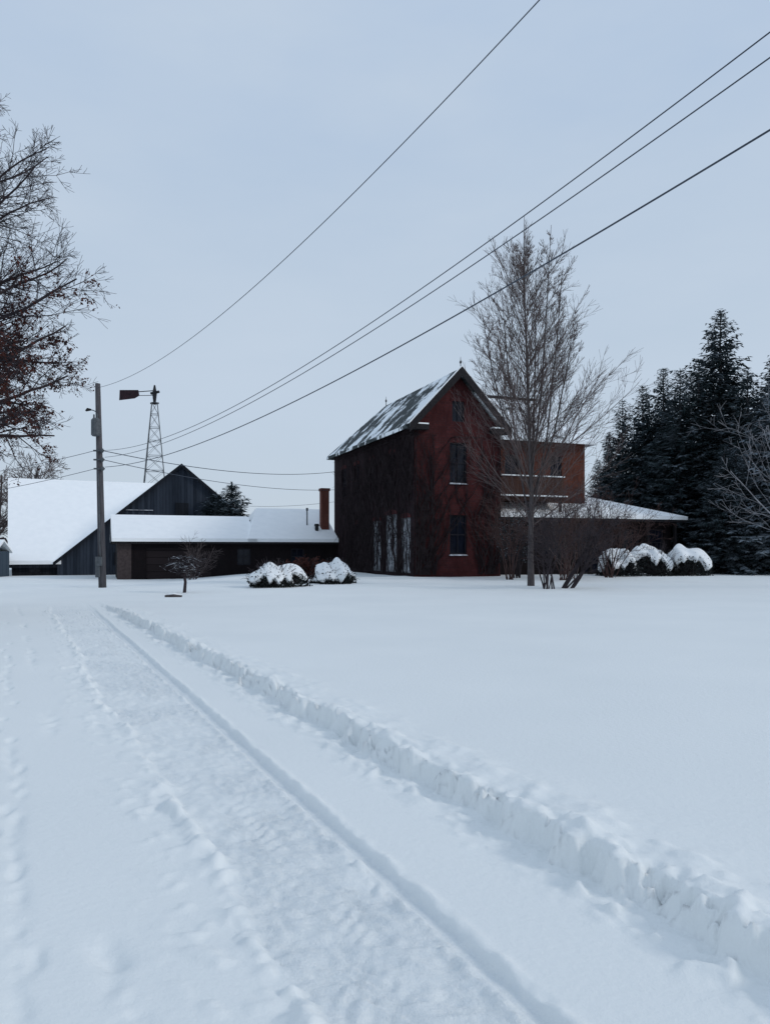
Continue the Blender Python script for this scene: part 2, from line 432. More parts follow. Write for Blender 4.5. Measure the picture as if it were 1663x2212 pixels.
g.add([P(xl(z1), z1), P(W - xl(z1), z1), P(c, AZ)], [(0, 1, 2)])
for xa in (a0, a1):
    g.add([H.p(xa, 0, z0), H.p(xa, .18, z0), H.p(xa, .18, z1), H.p(xa, 0, z1)], [(0, 1, 2, 3)])
g.add([H.p(a0, 0, z1), H.p(a0, .18, z1), H.p(a1, .18, z1), H.p(a1, 0, z1)], [(0, 1, 2, 3)])
g.add([H.p(a0, 0, z0), H.p(a0, .18, z0), H.p(a1, .18, z0), H.p(a1, 0, z0)], [(0, 1, 2, 3)])
wall_panel(g, H.p(W, 0, 0), H.u, H.v, L, -.4, EZ, [(1.0, 2.0, 5.5, 7.7)])
wall_panel(g, H.p(0, L, 0), H.v, H.u, W, -.4, EZ, [])
part(house, "wall", g.v, g.f, M_BRICK)
lops = [(.6, 2.0, .25, 3.5), (2.8, 4.6, .25, 3.8), (5.6, 7.0, .25, 3.5), (3.1, 4.1, 5.5, 7.6), (6.6, 7.6, 5.5, 7.6), (10, 11, 5.5, 7.6), (13, 14, 5.5, 7.6), (10, 11, 1.3, 3.4)]
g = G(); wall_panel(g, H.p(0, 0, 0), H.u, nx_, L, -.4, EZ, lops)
part(house, "wall", g.v, g.f, M_BRICKDARK, label="brick side wall with shade and vine stain in its dark colour")
for q in ops: window(house, H.p(0, 0, 0), H.v, ny_, *q)
window(house, H.p(0, 0, 0), H.v, ny_, a0, a1, z0, z1, mull=(1, 0), sill=False)
window(house, H.p(W, 0, 0), H.u, H.v, 1.0, 2.0, 5.5, 7.7)
for i, q in enumerate(lops):
    if i < 3: window(house, H.p(0, 0, 0), H.u, nx_, *q, glass=M_FROST, frame=M_PALEFRAME, sill=False, mull=(1, 3), depth=.10)
    else: window(house, H.p(0, 0, 0), H.u, nx_, *q, sill=False)
ov = .48; ra = 12.25; rz = lambda v: ra - abs(v - c) * 1.05
e = rz(-ov)
A, B_, Rf, Rb = H.p(-ov, -ov, e), H.p(-ov, L + ov, e), H.p(c, -ov, ra), H.p(c, 12.2, ra)
C_, D_ = H.p(W + ov, L + ov, e), H.p(W + ov, -ov, e)
V, F = slab([[A, B_, Rb, Rf], [Rf, Rb, C_, D_], [B_, C_, Rb]], .22)
roof = part(house, "roof", V, F, M_ROOF)
for s0, s1 in ((-ov, c), (W + ov, c)):
    g = G(); a = H.p(s0, -ov - .06, e + .02); b = H.p(s1, -ov - .06, ra + .02); d = H.u * .055; dz = Vector((0, 0, -.52))
    g.hexa([a + dz, b + dz, b + dz + d, a + dz + d, a, b, b + d, a + d])
    part(roof, "bargeboard", g.v, g.f, M_TRIM)
    g = G(); k = .03 if s0 > 0 else -.03
    a = H.p(s0, -ov - .05, e + .035); b = H.p(s1 + k, -ov - .05, ra + .035); d = H.u * .22; dz = Vector((0, 0, .05))
    g.hexa([a, b, b + d, a + d, a + dz, b + dz, b + d + dz, a + d + dz])
    part(roof, "snow_edge", g.v, g.f, M_ROOFSNOW)
for v0, v1 in ((-ov, .75), (W - .75, W + ov)):
    g = G(); gs = G(); H.box(g, v0, v1, -.42, -.003, 8.52, 8.82); H.box(gs, v0 + .02, v1 - .02, -.42, -.01, 8.825, 8.90)
    part(roof, "cornice_return", g.v, g.f, M_TRIM); part(roof, "snow_ledge", gs.v, gs.f, M_ROOFSNOW)
for (vv, uu) in ((c, -.3), (c, 12.1)):
    g = G(); g.tube([H.p(vv, uu, ra - .1), H.p(vv, uu, ra + .22), H.p(vv, uu, ra + .26), H.p(vv, uu, ra + .34), H.p(vv, uu, ra + .42), H.p(vv, uu, ra + .46), H.p(vv, uu, ra + .66)], [.03, .025, .04, .08, .04, .02, .01], 6)
    part(roof, "finial", g.v, g.f, M_DARKMETAL)
u0, u1, v1 = 3.0, 9.0, 13.7
g = G()
wops = [(2.0, 3.0, 5.9, 7.8), (5.4, 6.3, 5.9, 7.8)]
wall_panel(g, H.p(W, u0, 0), H.v, ny_, v1 - W, -.4, EZ, wops)
wall_panel(g, H.p(v1, u0, 0), H.u, H.v, u1 - u0, -.4, EZ, [(2.5, 3.5, 5.6, 7.6)])
wall_panel(g, H.p(W, u1, 0), H.v, H.u, v1 - W, -.4, EZ, [])
part(house, "wing_wall", g.v, g.f, M_BRICKORANGE)
for q in wops: window(house, H.p(W, u0, 0), H.v, ny_, *q, sill=False)
window(house, H.p(v1, u0, 0), H.u, H.v, 2.5, 3.5, 5.6, 7.6)
e2 = 8.85; r2 = 12.1
a = H.p(W - 1.2, u0 - .6, e2); b = H.p(v1 + .6, u0 - .6, e2); c2 = H.p(v1 + .6, u1 + .6, e2); d = H.p(W - 1.2, u1 + .6, e2)
r0 = H.p(W - 1.2, 6, r2); r1 = H.p(11.6, 6, r2)
V, F = slab([[a, b, r1, r0], [b, c2, r1], [c2, d, r0, r1]], .2)
part(house, "wing_roof", V, F, M_ROOF2)
g = G(); H.box(g, W - .9, 11.7, 5.85, 6.15, r2 - .06, r2 + .10); part(house, "ridge_cap", g.v, g.f, M_DARKMETAL)
pu0, pv1 = 1.0, 19.6
g = G()
pops = [(1.2, 2.3, 1.2, 3.0), (4.0, 5.2, 1.2, 3.0), (7.0, 8.2, .1, 2.9), (10.0, 11.4, 1.2, 3.0), (12.2, 13.4, 1.2, 3.0)]
wall_panel(g, H.p(W, pu0 + .5, 0), H.v, ny_, pv1 - W, -.4, 3.65, pops)
wall_panel(g, H.p(pv1, pu0 + .5, 0), H.u, H.v, 7, -.4, 3.65, [])
part(house, "sunroom_wall", g.v, g.f, M_BRICKBROWN)
for q in pops: window(house, H.p(W, pu0 + .5, 0), H.v, ny_, *q, arch=False, sill=False)
e3, r3 = 3.85, 5.3
a = H.p(W + .02, pu0 - .45, e3); b = H.p(pv1 + .6, pu0 - .45, e3); c2 = H.p(pv1 + .6, 9, e3); d = H.p(W + .02, 9, e3)
r0 = H.p(W + .02, 4.6, r3); r1 = H.p(15.3, 4.6, r3)
V, F = slab([[a, b, r1, r0], [b, c2, r1], [c2, d, r0, r1]], .22)
pr = part(house, "porch_roof", V, F, M_ROOFSNOW)
V, F = slab([[x - Vector((0, 0, .225)) for x in q] for q in [[a, b, r1, r0], [b, c2, r1], [c2, d, r0, r1]]], .16)
part(pr, "fascia", V, F, M_TRIM)
for k in range(7):
    v = W + .3 + k * (pv1 - W - .4) / 6
    g = G(); H.box(g, v - .08, v + .08, pu0 - .1, pu0 + .06, .355, 3.47); H.box(g, v - .13, v + .13, pu0 - .15, pu0 + .11, -.4, .355)
    part(house, "porch_post", g.v, g.f, M_TRIM)
g = G(); H.box(g, W + .03, 10.6, 1.0, 1.1, 4.95, 6.2); H.box(g, 10.6, 10.7, 1.0, 2.98, 4.95, 6.2); H.box(g, W + .03, 10.7, .9, 2.98, 4.7, 4.94)
bal = part(house, "balcony", g.v, g.f, M_BROWNPANEL)
g = G(); H.box(g, W + .03, 10.75, .92, 1.18, 6.21, 6.28); part(bal, "snow_ledge", g.v, g.f, M_BUSHSNOW)
g = G(); H.box(g, W + .03, 10.75, .6, .99, 4.945, 5.02); part(bal, "snow_ledge", g.v, g.f, M_BUSHSNOW)
for v in (W + .5, 8.1, 10.5):
    g = G(); H.box(g, v - .07, v + .07, 1.0, 1.14, 3.9, 4.7); part(bal, "support_post", g.v, g.f, M_TRIM)

# ------------------------------------------------------------------ garage wing
gu, gd = 15.2, 7.0; gl = -15.8; ez = 2.35
garage = thing("garage", "long low brown brick garage with deep snow on its roof", "garage", H.p(gl / 2, gu + 3.5, -.45))
g = G()
RB = 4.9
gops = [(1.9, 6.4, -.6, 1.75), (8.2, 9.2, .5, 1.7), (12.2, 13.2, .5, 1.7)]
wall_panel(g, H.p(gl, gu, 0), H.v, ny_, -gl, -.8, ez, gops)
wall_panel(g, H.p(gl, gu, 0), H.u, nx_, gd, -.8, ez, [])
wall_panel(g, H.p(gl, gu + gd, 0), H.v, H.u, -gl, -.8, ez, [])
g.add([H.p(gl, gu, ez), H.p(gl, gu + gd, ez), H.p(gl, gu + gd / 2, 3.9)], [(2, 1, 0)])
part(garage, "wall", g.v, g.f, M_BRICKBROWN)
g = G(); H.box(g, gl - .03, gl + .9, gu - .04, gu - .004, -.8, ez - .1)
part(garage, "corner_panel", g.v, g.f, M_POST)
g = G(); H.box(g, gl + 1.9, gl + 6.4, gu + .10, gu + .16, -.7, 1.75)
part(garage, "garage_door", g.v, g.f, M_GDOOR)
for q in gops[1:]: window(garage, H.p(gl, gu, 0), H.v, ny_, *q, arch=False, sill=False)
def gable_roof(v0, v1, ue0, ur, ue1, ze, zr, th):
    return slab([[H.p(v0, ue0, ze), H.p(v1, ue0, ze), H.p(v1, ur, zr), H.p(v0, ur, zr)], [H.p(v0, ur, zr), H.p(v1, ur, zr), H.p(v1, ue1, ze), H.p(v0, ue1, ze)]], th)
V, F = gable_roof(gl - .4, -6.2, gu - .5, gu + 3.5, gu + gd + .5, 2.42, 4.2, .24)
gr = part(garage, "roof", V, F, M_ROOFSNOW)
q0, q1, q2, q3 = H.p(-6.9, gu - .5, 2.425), H.p(-.05, gu - .5, 2.425), H.p(-.05, gu + 4.2, RB), H.p(-5.4, gu + 4.2, RB)
q4, q5 = H.p(-.05, gu + 9, 2.425), H.p(-6.9, gu + 9, 2.425)
V, F = slab([[q0, q1, q2, q3], [q3, q2, q4, q5], [q0, q3, q5]], .24); part(garage, "roof", V, F, M_ROOFSNOW)
V, F = gable_roof(gl - .37, -.05, gu - .47, gu + 3.5, gu + gd + .45, 2.17, 3.93, .14); part(gr, "fascia", V, F, M_TRIM)
g = G(); cv0, cv1, cu0, cu1 = -.98, -.38, gu + .9, gu + 1.5; H.box(g, cv0, cv1, cu0, cu1, 2.6, 6.15); H.box(g, cv0 - .06, cv1 + .06, cu0 - .06, cu1 + .06, 6.153, 6.36)
part(gr, "chimney", g.v, g.f, M_CHIM)
g = G(); a = H.p(-1.95, gu + 1.6, 0); up_ = lambda z: a + Vector((0, 0, z)); g.tube([up_(3.0), up_(4.62), up_(4.65), up_(4.85)], [.05, .05, .09, .09], 7)
part(gr, "vent_pipe", g.v, g.f, M_METAL)
g = G(); a = H.p(-1.4, gu + .8, 0); g.tube([up_(2.8), up_(3.4), up_(3.42), up_(3.6)], [.14, .14, .2, .17], 8)
part(gr, "vent_pipe", g.v, g.f, M_DARKMETAL)

# ------------------------------------------------------------------ barns
Bf = Frame((-29.6, 60), (-.44, .898)); BL = 13.0
barnb = thing("barn", "long low barn with a huge snow covered roof", "barn", Bf.p(6, 10, -.45))
g = G(); wall_panel(g, Bf.p(.3, .5, 0), Bf.v, -Bf.u, BL - 1, -.9, .62, [(1.2, 2.1, -.3, .45)])
wall_panel(g, Bf.p(.3, .5, 0), Bf.u, -Bf.v, 21, -.9, .62, [])
g.add([Bf.p(.3, .5, .62), Bf.p(.3, 21.5, .62), Bf.p(.3, 11, 7.7)], [(2, 1, 0)])
part(barnb, "wall", g.v, g.f, M_BARNLOW)
window(barnb, Bf.p(.3, .5, 0), Bf.v, -Bf.u, 1.2, 2.1, -.3, .45, arch=False, sill=False)
V, F = slab([[Bf.p(0, 0, .75), Bf.p(BL, 0, .75), Bf.p(BL, 11, 8.2), Bf.p(0, 11, 8.2)], [Bf.p(0, 11, 8.2), Bf.p(BL, 11, 8.2), Bf.p(BL, 22, .75), Bf.p(0, 22, .75)]], .3)
rb = part(barnb, "roof", V, F, M_ROOFSNOW)
g = G(); Bf.box(g, .02, BL, .06, .12, .18, .44); part(rb, "eave_board", g.v, g.f, M_BARNLOW)

Af = Frame((-26.4, 61.6), (-5.6, 15)); AW = 19.4
barna = thing("barn", "weathered grey board barn with a broad gable end", "barn", Af.p(AW / 2, 6, -.45))
g = G(); P = Af.p
g.add([P(0, 0, -.9), P(AW, 0, -.9), P(AW, 0, .75), P(AW / 2, 0, 8.75), P(0, 0, .75)], [(0, 1, 2, 3, 4)])
wall_panel(g, P(AW, 0, 0), Af.u, Af.v, 11, -.9, .75, [])
g.add([P(0, 11, -.9), P(AW, 11, -.9), P(AW, 11, .75), P(AW / 2, 11, 8.75), P(0, 11, .75)], [(4, 3, 2, 1, 0)])
part(barna, "wall", g.v, g.f, M_BARN)
V, F = slab([[P(-.3, -.3, .62), P(AW / 2, -.3, 8.92), P(AW / 2, 11.3, 8.92), P(-.3, 11.3, .62)], [P(AW / 2, -.3, 8.92), P(AW + .3, -.3, .62), P(AW + .3, 11.3, .62), P(AW / 2, 11.3, 8.92)]], .16)
ra_ = part(barna, "roof", V, F, M_ROOFSNOW)
for s0, s1 in ((-.3, AW / 2), (AW + .3, AW / 2)):
    g = G(); a = P(s0, -.36, .60); b = P(s1, -.36, 8.93); d = Af.u * .055; dz = Vector((0, 0, -.3))
    g.hexa([a + dz, b + dz, b + dz + d, a + dz + d, a, b, b + d, a + d])
    part(ra_, "bargeboard", g.v, g.f, M_BARNLOW)
for (v0, v1_, z0_, z1_) in ((8.3, 11.2, -.6, 2.2), (4.3, 5.2, .4, 1.4), (9.2, 10.3, 4.2, 5.6)):
    g = G(); Af.box(g, v0, v1_, -.07, -.003, z0_, z1_); part(barna, "door", g.v, g.f, M_BARNLOW)
for (v0, v1_, z) in ((4.9, 7.4, 4.9), (7.9, 12.0, 3.95)):
    g = G(); Af.box(g, v0, v1_, -.10, -.003, z, z + .06); part(barna, "snow_ledge", g.v, g.f, M_SILL)

shed = thing("shed", "small slate blue board shed with snowy roof beside the barn", "shed", (-31.2, 58, -.45))
S = Frame((-33.2, 56.5), (-.1, 1)); g = G(); S.box(g, 0, 4.1, 0, 3, -.9, 1.5); part(shed, "wall", g.v, g.f, M_SHEDB)
V, F = slab([[S.p(-.2, -.2, 1.5), S.p(4.3, -.2, 1.5), S.p(4.3, 1.5, 2.4), S.p(-.2, 1.5, 2.4)], [S.p(-.2, 1.5, 2.4), S.p(4.3, 1.5, 2.4), S.p(4.3, 3.2, 1.5), S.p(-.2, 3.2, 1.5)]], .15)
part(shed, "roof", V, F, M_ROOFSNOW)
g = G(); S.box(g, 2.6, 3.4, -.06, -.003, -.8, 1.1); part(shed, "door", g.v, g.f, M_BARNLOW)

# ------------------------------------------------------------------ windmill
wx, wy = -24.7, 82.0; wb = -.45
wm = thing("windmill", "tall steel lattice farm windmill tower with dark tail vane", "windmill", (wx, wy, wb))
g = G(); top = 17.4; hb = 1.9; ht = .28
def leg(i, z):
    k = (z - wb) / (top - wb); h = hb + (ht - hb) * k; sx, sy = ((-1, -1), (1, -1), (1, 1), (-1, 1))[i]
    an = R(15); x, y = sx * h, sy * h
    return Vector((wx + x * math.cos(an) - y * math.sin(an), wy + x * math.sin(an) + y * math.cos(an), z))
lv = [wb + (top - wb) * t for t in (0, .13, .26, .38, .49, .59, .68, .77, .85, .93, 1)]
for i in range(4):
    g.bar(leg(i, wb), leg(i, top), .045)
    for a, b in zip(lv, lv[1:]):
        g.bar(leg(i, b), leg((i + 1) % 4, b), .028)
        g.bar(leg(i, a), leg((i + 1) % 4, b), .016); g.bar(leg((i + 1) % 4, a), leg(i, b), .016)
part(wm, "tower", g.v, g.f, M_METAL)
g = G(); g.tube([Vector((wx, wy, top - .2)), Vector((wx, wy, top + .5)), Vector((wx, wy, top + 1.0)), Vector((wx, wy, top + 1.9))], [.12, .2, .26, .08], 8)
g.bar((wx - .4, wy, top + 1.0), (wx + .55, wy - .2, top + 1.15), .14, 6); g.bar((wx - .45, wy, top - .05), (wx + .45, wy, top - .05), .1, 4)
part(wm, "gearbox", g.v, g.f, M_DARKMETAL)
g = G(); g.bar((wx - .1, wy, top + 1.3), (wx - 1.9, wy - .1, top + 1.15), .05); g.bar((wx - .1, wy, top + .8), (wx - 1.9, wy - .1, top + .75), .035)
part(wm, "tail_arm", g.v, g.f, M_DARKMETAL)
g = G(); X0, X1 = wx - 1.6, wx - 3.7
pr_ = [(X0, top + .75), (X0 - .1, top + 1.35), (X1, top + 1.35), (X1 - .05, top + .25), (X0 - .5, top + .45)]
n = len(pr_)
g.add([(a, wy - .13, b) for a, b in pr_] + [(a, wy - .08, b) for a, b in pr_], [tuple(range(n - 1, -1, -1)), tuple(range(n, 2 * n))] + [(i, (i + 1) % n, n + (i + 1) % n, n + i) for i in range(n)])
part(wm, "tail_vane", g.v, g.f, M_VANE)

# ------------------------------------------------------------------ utility pole and wires
px_, py_ = -12.55, 34.0; pz = gz(px_, py_)
up = thing("utility_pole", "weathered wooden utility pole with transformer and lamp bracket", "utility pole", (px_, py_, pz))
g = G(); T0 = Vector((px_, py_, pz - .3)); T1 = Vector((px_ - .22, py_, 9.0)); g.tube([T0, (T0 + T1) / 2, T1], [.17, .145, .11], 10)
part(up, "pole", g.v, g.f, M_POLE, True)
pol = lambda z: T0 + (T1 - T0) * ((z - T0.z) / (T1.z - T0.z))
g = G(); q = pol(7.0) + Vector((-.02, -.3, 0)); g.tube([q + Vector((0, 0, -.38)), q + Vector((0, 0, -.33)), q + Vector((0, 0, .33)), q + Vector((0, 0, .42))], [.15, .2, .2, .12], 12)
g.bar(q + Vector((.06, 0, .4)), q + Vector((.06, 0, .62)), .035, 6); g.bar(q + Vector((-.08, 0, .4)), q + Vector((-.08, 0, .58)), .035, 6)
part(up, "transformer", g.v, g.f, M_METAL, False)
g = G(); a = pol(7.7); g.tube([a, a + Vector((-.2, -.1, .10)), a + Vector((-.34, -.12, .12))], [.022] * 3, 6)
part(up, "lamp_arm", g.v, g.f, M_METAL)
g = G(); b = a + Vector((-.38, -.12, .1)); g.tube([b + Vector((-.14, 0, -.03)), b + Vector((-.05, 0, .03)), b + Vector((.10, 0, .02))], [.035, .08, .04], 8)
part(up, "lamp_head", g.v, g.f, M_DARKMETAL)
for z in (5.2, 5.6, 6.0):
    g = G(); a = pol(z); g.bar(a + Vector((-.2, -.16, 0)), a + Vector((.28, -.16, 0)), .04, 6); g.tube([a + Vector((.2, -.2, -.09)), a + Vector((.2, -.2, .0)), a + Vector((.2, -.2, .09))], [.05, .085, .05], 8)
    part(up, "insulator_rack", g.v, g.f, M_METAL)
g = G(); a = pol(1.1)
def rbox(g, cc, sx, sy, sz): 
    x, y, z = cc; g.hexa([(x - sx, y - sy, z - sz), (x + sx, y - sy, z - sz), (x + sx, y + sy, z - sz), (x - sx, y + sy, z - sz), (x - sx, y - sy, z + sz), (x + sx, y - sy, z + sz), (x + sx, y + sy, z + sz), (x - sx, y + sy, z + sz)])
rbox(g, a + Vector((-.05, -.24, 0)), .13, .08, .2); rbox(g, a + Vector((-.1, -.22, -.45)), .09, .06, .26); g.bar(a + Vector((.0, -.2, .15)), pol(5.0) + Vector((0, -.15, 0)), .025, 6)
part(up, "meter_box", g.v, g.f, M_METAL)

def wire(pts, r, label, grp="overhead power lines"):
    P_ = np.array(pts); s = P_[:, 1]; cz = np.polyfit(s, P_[:, 2], 2); cx_ = np.polyfit(s, P_[:, 0], 1)
    g = G(); ss_ = np.linspace(s[0], s[-1], 70)
    q = [Vector((float(np.polyval(cx_, t)), float(t), float(np.polyval(cz, t)))) for t in ss_]
    g.tube(q, [r] * len(q), 6)
    solo("power_line", g.v, g.f, M_WIRE, q[0], label, "power line", grp)
def runpts(x0, samples): return [(x0 + .614 * (34 - y), y, z) for y, z in samples]
wire(runpts(-12.75, [(34, 8.85), (23.2, 7.78), (19.8, 7.87), (14.8, 8.2), (10, 8.82), (4, 9.9)]), .0085, "thin high electric line sagging from the pole top")
wire(runpts(-12.45, [(34, 6.05), (23.5, 5.30), (18.4, 5.50), (13.5, 5.90), (7.4, 6.75), (3, 7.6)]), .0085, "dark insulated line sagging from the utility pole")
wire(runpts(-12.45, [(34, 5.75), (23.5, 5.13), (18.4, 5.36), (13.5, 5.76), (7.4, 6.48), (3, 7.25)]), .0085, "dark insulated line sagging from the utility pole")
wire(runpts(-12.45, [(34, 5.3), (24.1, 4.75), (17.5, 4.87), (9.9, 5.5), (7.4, 5.77), (3, 6.4)]), .0115, "thick black cable sagging from the utility pole")
def span(a, b, sag, r, label):
    a = Vector(a); b = Vector(b); g = G(); q = [a.lerp(b, t / 30) - Vector((0, 0, sag * 4 * (t / 30) * (1 - t / 30))) for t in range(31)]
    g.tube(q, [r] * 31, 5); solo("service_line", g.v, g.f, M_WIRE, a, label, "power line", "service lines to the buildings")
span(pol(6.0) + Vector((.2, -.2, 0)), H.p(-.05, 15.5, 7.6), .55, .018, "service cable running to the farmhouse wall")
span(pol(5.6) + Vector((.2, -.2, 0)), H.p(-.05, 15.3, 6.2), .45, .015, "service cable running to the farmhouse wall")
span(pol(6.0) + Vector((-.1, -.2, 0)), (-34, 50, 6.2), .5, .012, "thin cable running from the pole past the barn")
span(pol(5.2) + Vector((-.1, -.2, 0)), (-33, 48, 4.5), .4, .012, "thin cable running from the pole past the barn")
span(H.p(-.05, 15.6, 5.3), Af.p(12.5, -.1, 5.6), .3, .012, "thin cable strung between farmhouse and barn")

# ------------------------------------------------------------------ trees
def rv(r): 
    v = Vector((r.gauss(0, 1), r.gauss(0, 1), r.gauss(0, 1))); return v.normalized()
def perp(d, r):
    a = d.cross(rv(r)); 
    return a.normalized() if a.length > 1e-4 else Vector((1, 0, 0))
def grow(gT, gC, p, d, Ln, rad, lvl, r, P, tips):
    n = max(3, int(Ln / P['seg'][lvl])); pts = [p.copy()]; d = d.normalized(); dirs = [d.copy()]
    for i in range(n):
        d = (d + rv(r) * P['gn'][lvl] + Vector((0, 0, P['up'][lvl]))).normalized()
        p = p + d * Ln / n; pts.append(p.copy()); dirs.append(d.copy())
    rt = max(P['rmin'], rad * .3)
    (gT if lvl == 0 else gC).tube(pts, [rad + (rt - rad) * i / n for i in range(n + 1)], 7 if lvl == 0 else (5 if lvl == 1 else 3), False)
    if lvl + 1 < P['lv']:
        nc = P['nc'][lvl]
        for k in range(nc):
            t = P['t0'][lvl] + (1 - P['t0'][lvl]) * (k + r.random()) / nc
            i = min(n, int(t * n)); dd = dirs[i]
            ax = perp(dd, r); an = R(P['an'][lvl] * r.uniform(.7, 1.3))
            nd = (Matrix.Rotation(an, 3, ax) @ dd)
            grow(gT, gC, pts[i], nd, Ln * P['lr'][lvl] * r.uniform(.7, 1.15) * (1.15 - .45 * t), max(P['rmin'], (rad + (rt - rad) * t) * P['rr']), lvl + 1, r, P, tips)
    else: tips.append(pts[-1]); tips.append(pts[len(pts) // 2])
def leafquads(g, pts, r, n, spread, size):
    for p in pts:
        for _ in range(n):
            c = p + rv(r) * spread * r.random(); a = rv(r) * size * r.uniform(.6, 1.3); b = perp(a, r) * size * r.uniform(.4, .8)
            g.add([c - a, c + b * .8, c + a, c - b], [(0, 1, 2, 3)])

r = random.Random(11); tx, ty = 6.4, 33.5; tz = gz(tx, ty)
gT, gC = G(), G(); tips = []
base = Vector((tx, ty, tz - .2))
tr_pts = [base, base + Vector((-.02, 0, 1.5)), base + Vector((.02, 0, 4)), base + Vector((-.08, .1, 7.5)), base + Vector((-.2, .1, 11)), base + Vector((-.32, .1, 14)), base + Vector((-.28, .1, 16.5))]
gT.tube(tr_pts, [.17, .13, .10, .065, .04, .022, .009], 9)
def onpoly(pts, z):
    for a, b in zip(pts, pts[1:]):
        if a.z <= z <= b.z: return a.lerp(b, (z - a.z) / (b.z - a.z))
    return pts[-1]
PF = dict(seg=(.6, .45, .35, .3), gn=(.05, .06, .10, .13), up=(.03, .022, .04, .05), rmin=.0054, lv=4, nc=(9, 14, 7), t0=(.15, .12, .1), an=(24, 26, 29), lr=(.42, .40, .42), rr=.45)
for k in range(66):
    t = (k + r.random()) / 66; z = tz + 2.5 + 11.6 * t; az = k * 2.4 + r.uniform(-.4, .4)
    tilt = R(r.uniform(30, 54) * (1.08 - .42 * t))
    d = Vector((math.cos(az) * math.sin(tilt), math.sin(az) * math.sin(tilt), math.cos(tilt)))
    Ln = (5.3 * (1 - t) ** .5 + 1.0) * r.uniform(.75, 1.08)
    grow(gC, gC, onpoly(tr_pts, z), d, Ln, .013 + .020 * (1 - t), 1, r, PF, tips)
for i_, (dx, dy, zt_) in enumerate(((-1.25, .3, 13.0), (1.35, -.2, 14.0), (.45, 1.2, 14.4), (-.5, -1.1, 14.8), (2.1, .7, 12.2), (-2.2, -.4, 11.8), (.75, -.6, 15.6))):
    s = onpoly(tr_pts, tz + 2.4 + .35 * i_); e_ = Vector((tx + dx, ty + dy, zt_)); q = [s, s.lerp(e_, .35) + Vector((dx * .16, dy * .16, 0)), s.lerp(e_, .7) + Vector((dx * .10, 0, 0)), e_]
    gT.tube(q, [.045, .038, .025, .009], 6)
    for k in range(13):
        t = .2 + .78 * k / 13; z = s.z + (e_.z - s.z) * t; pp = onpoly(q, z); az = r.uniform(0, 6.28); tilt = R(r.uniform(20, 42))
        grow(gC, gC, pp, Vector((math.cos(az) * math.sin(tilt) + dx * .1, math.sin(az) * math.sin(tilt), math.cos(tilt))), 2.7 * (1.25 - t), .013, 1, r, dict(PF, nc=(9, 10, 5)), tips)
t_ = thing("bare_tree", "tall upright bare deciduous tree with many fine ascending twigs", "tree", (tx, ty, tz))
part(t_, "trunk", gT.v, gT.f, M_BARK, uv=False); part(t_, "crown", gC.v, gC.f, M_TWIG, uv=False)

# broad tree holding brown leaves
r = random.Random(37); lx, ly = -11.2, 18.5; lz = gz(lx, ly)
gT, gC, gL = G(), G(), G(); tips = []
PB = dict(seg=(.5, .35, .3, .2, .16), gn=(.08, .15, .20, .22, .24), up=(.02, .025, .02, .0, 0), rmin=.0046, lv=5, nc=(7, 11, 7, 5), t0=(.3, .15, .12, .1), an=(45, 44, 44, 42), lr=(.6, .46, .5, .5), rr=.55)
tp = [Vector((lx, ly, lz - .3)), Vector((lx + .1, ly, 2.5)), Vector((lx + .25, ly, 5)), Vector((lx + .2, ly, 8)), Vector((lx + .3, ly, 11.4))]
gT.tube(tp, [.36, .28, .22, .14, .04], 10)
for k in range(36):
    t = (k + .5) / 36; z = 4.3 + 6.6 * t; az = ((k * 2.39996 + math.pi) % (2 * math.pi)) - math.pi
    if abs(az) > R(100) and k % 2: az *= .35
    el = R(-2 + 58 * t ** 1.2 + r.uniform(-8, 10)); d = Vector((math.cos(az) * math.cos(el), math.sin(az) * math.cos(el), math.sin(el)))
    reach = 4.1 * math.sqrt(max(.1, 1 - ((t - .42) / .78) ** 2))
    grow(gT, gC, onpoly(tp, z), d, reach * r.uniform(.84, 1.03), .074 - .038 * t, 1, r, PB, tips)
r.shuffle(tips)
cl_c = [p for p in tips if 4.2 < p.z < 8.8 and p.x > -10.6][:130]
sel = [p for p in tips[:18000] if p.z < 9.2 and min((p - c_).length for c_ in cl_c) < .26]
leafquads(gL, sel[:1900], r, 3, .09, .042)
hi_ = [p for p in tips if p.z < 7.6]; leafquads(gL, hi_[:1400], r, 3, .12, .042)
t_ = thing("maple_tree", "large spreading tree with bare branches and clinging brown leaves", "tree", (lx, ly, lz))
part(t_, "trunk", gT.v, gT.f, M_BARK, uv=False); cr = part(t_, "crown", gC.v, gC.f, M_DARKTWIG, uv=False)
part(cr, "leaves", gL.v, gL.f, M_LEAF, uv=False)

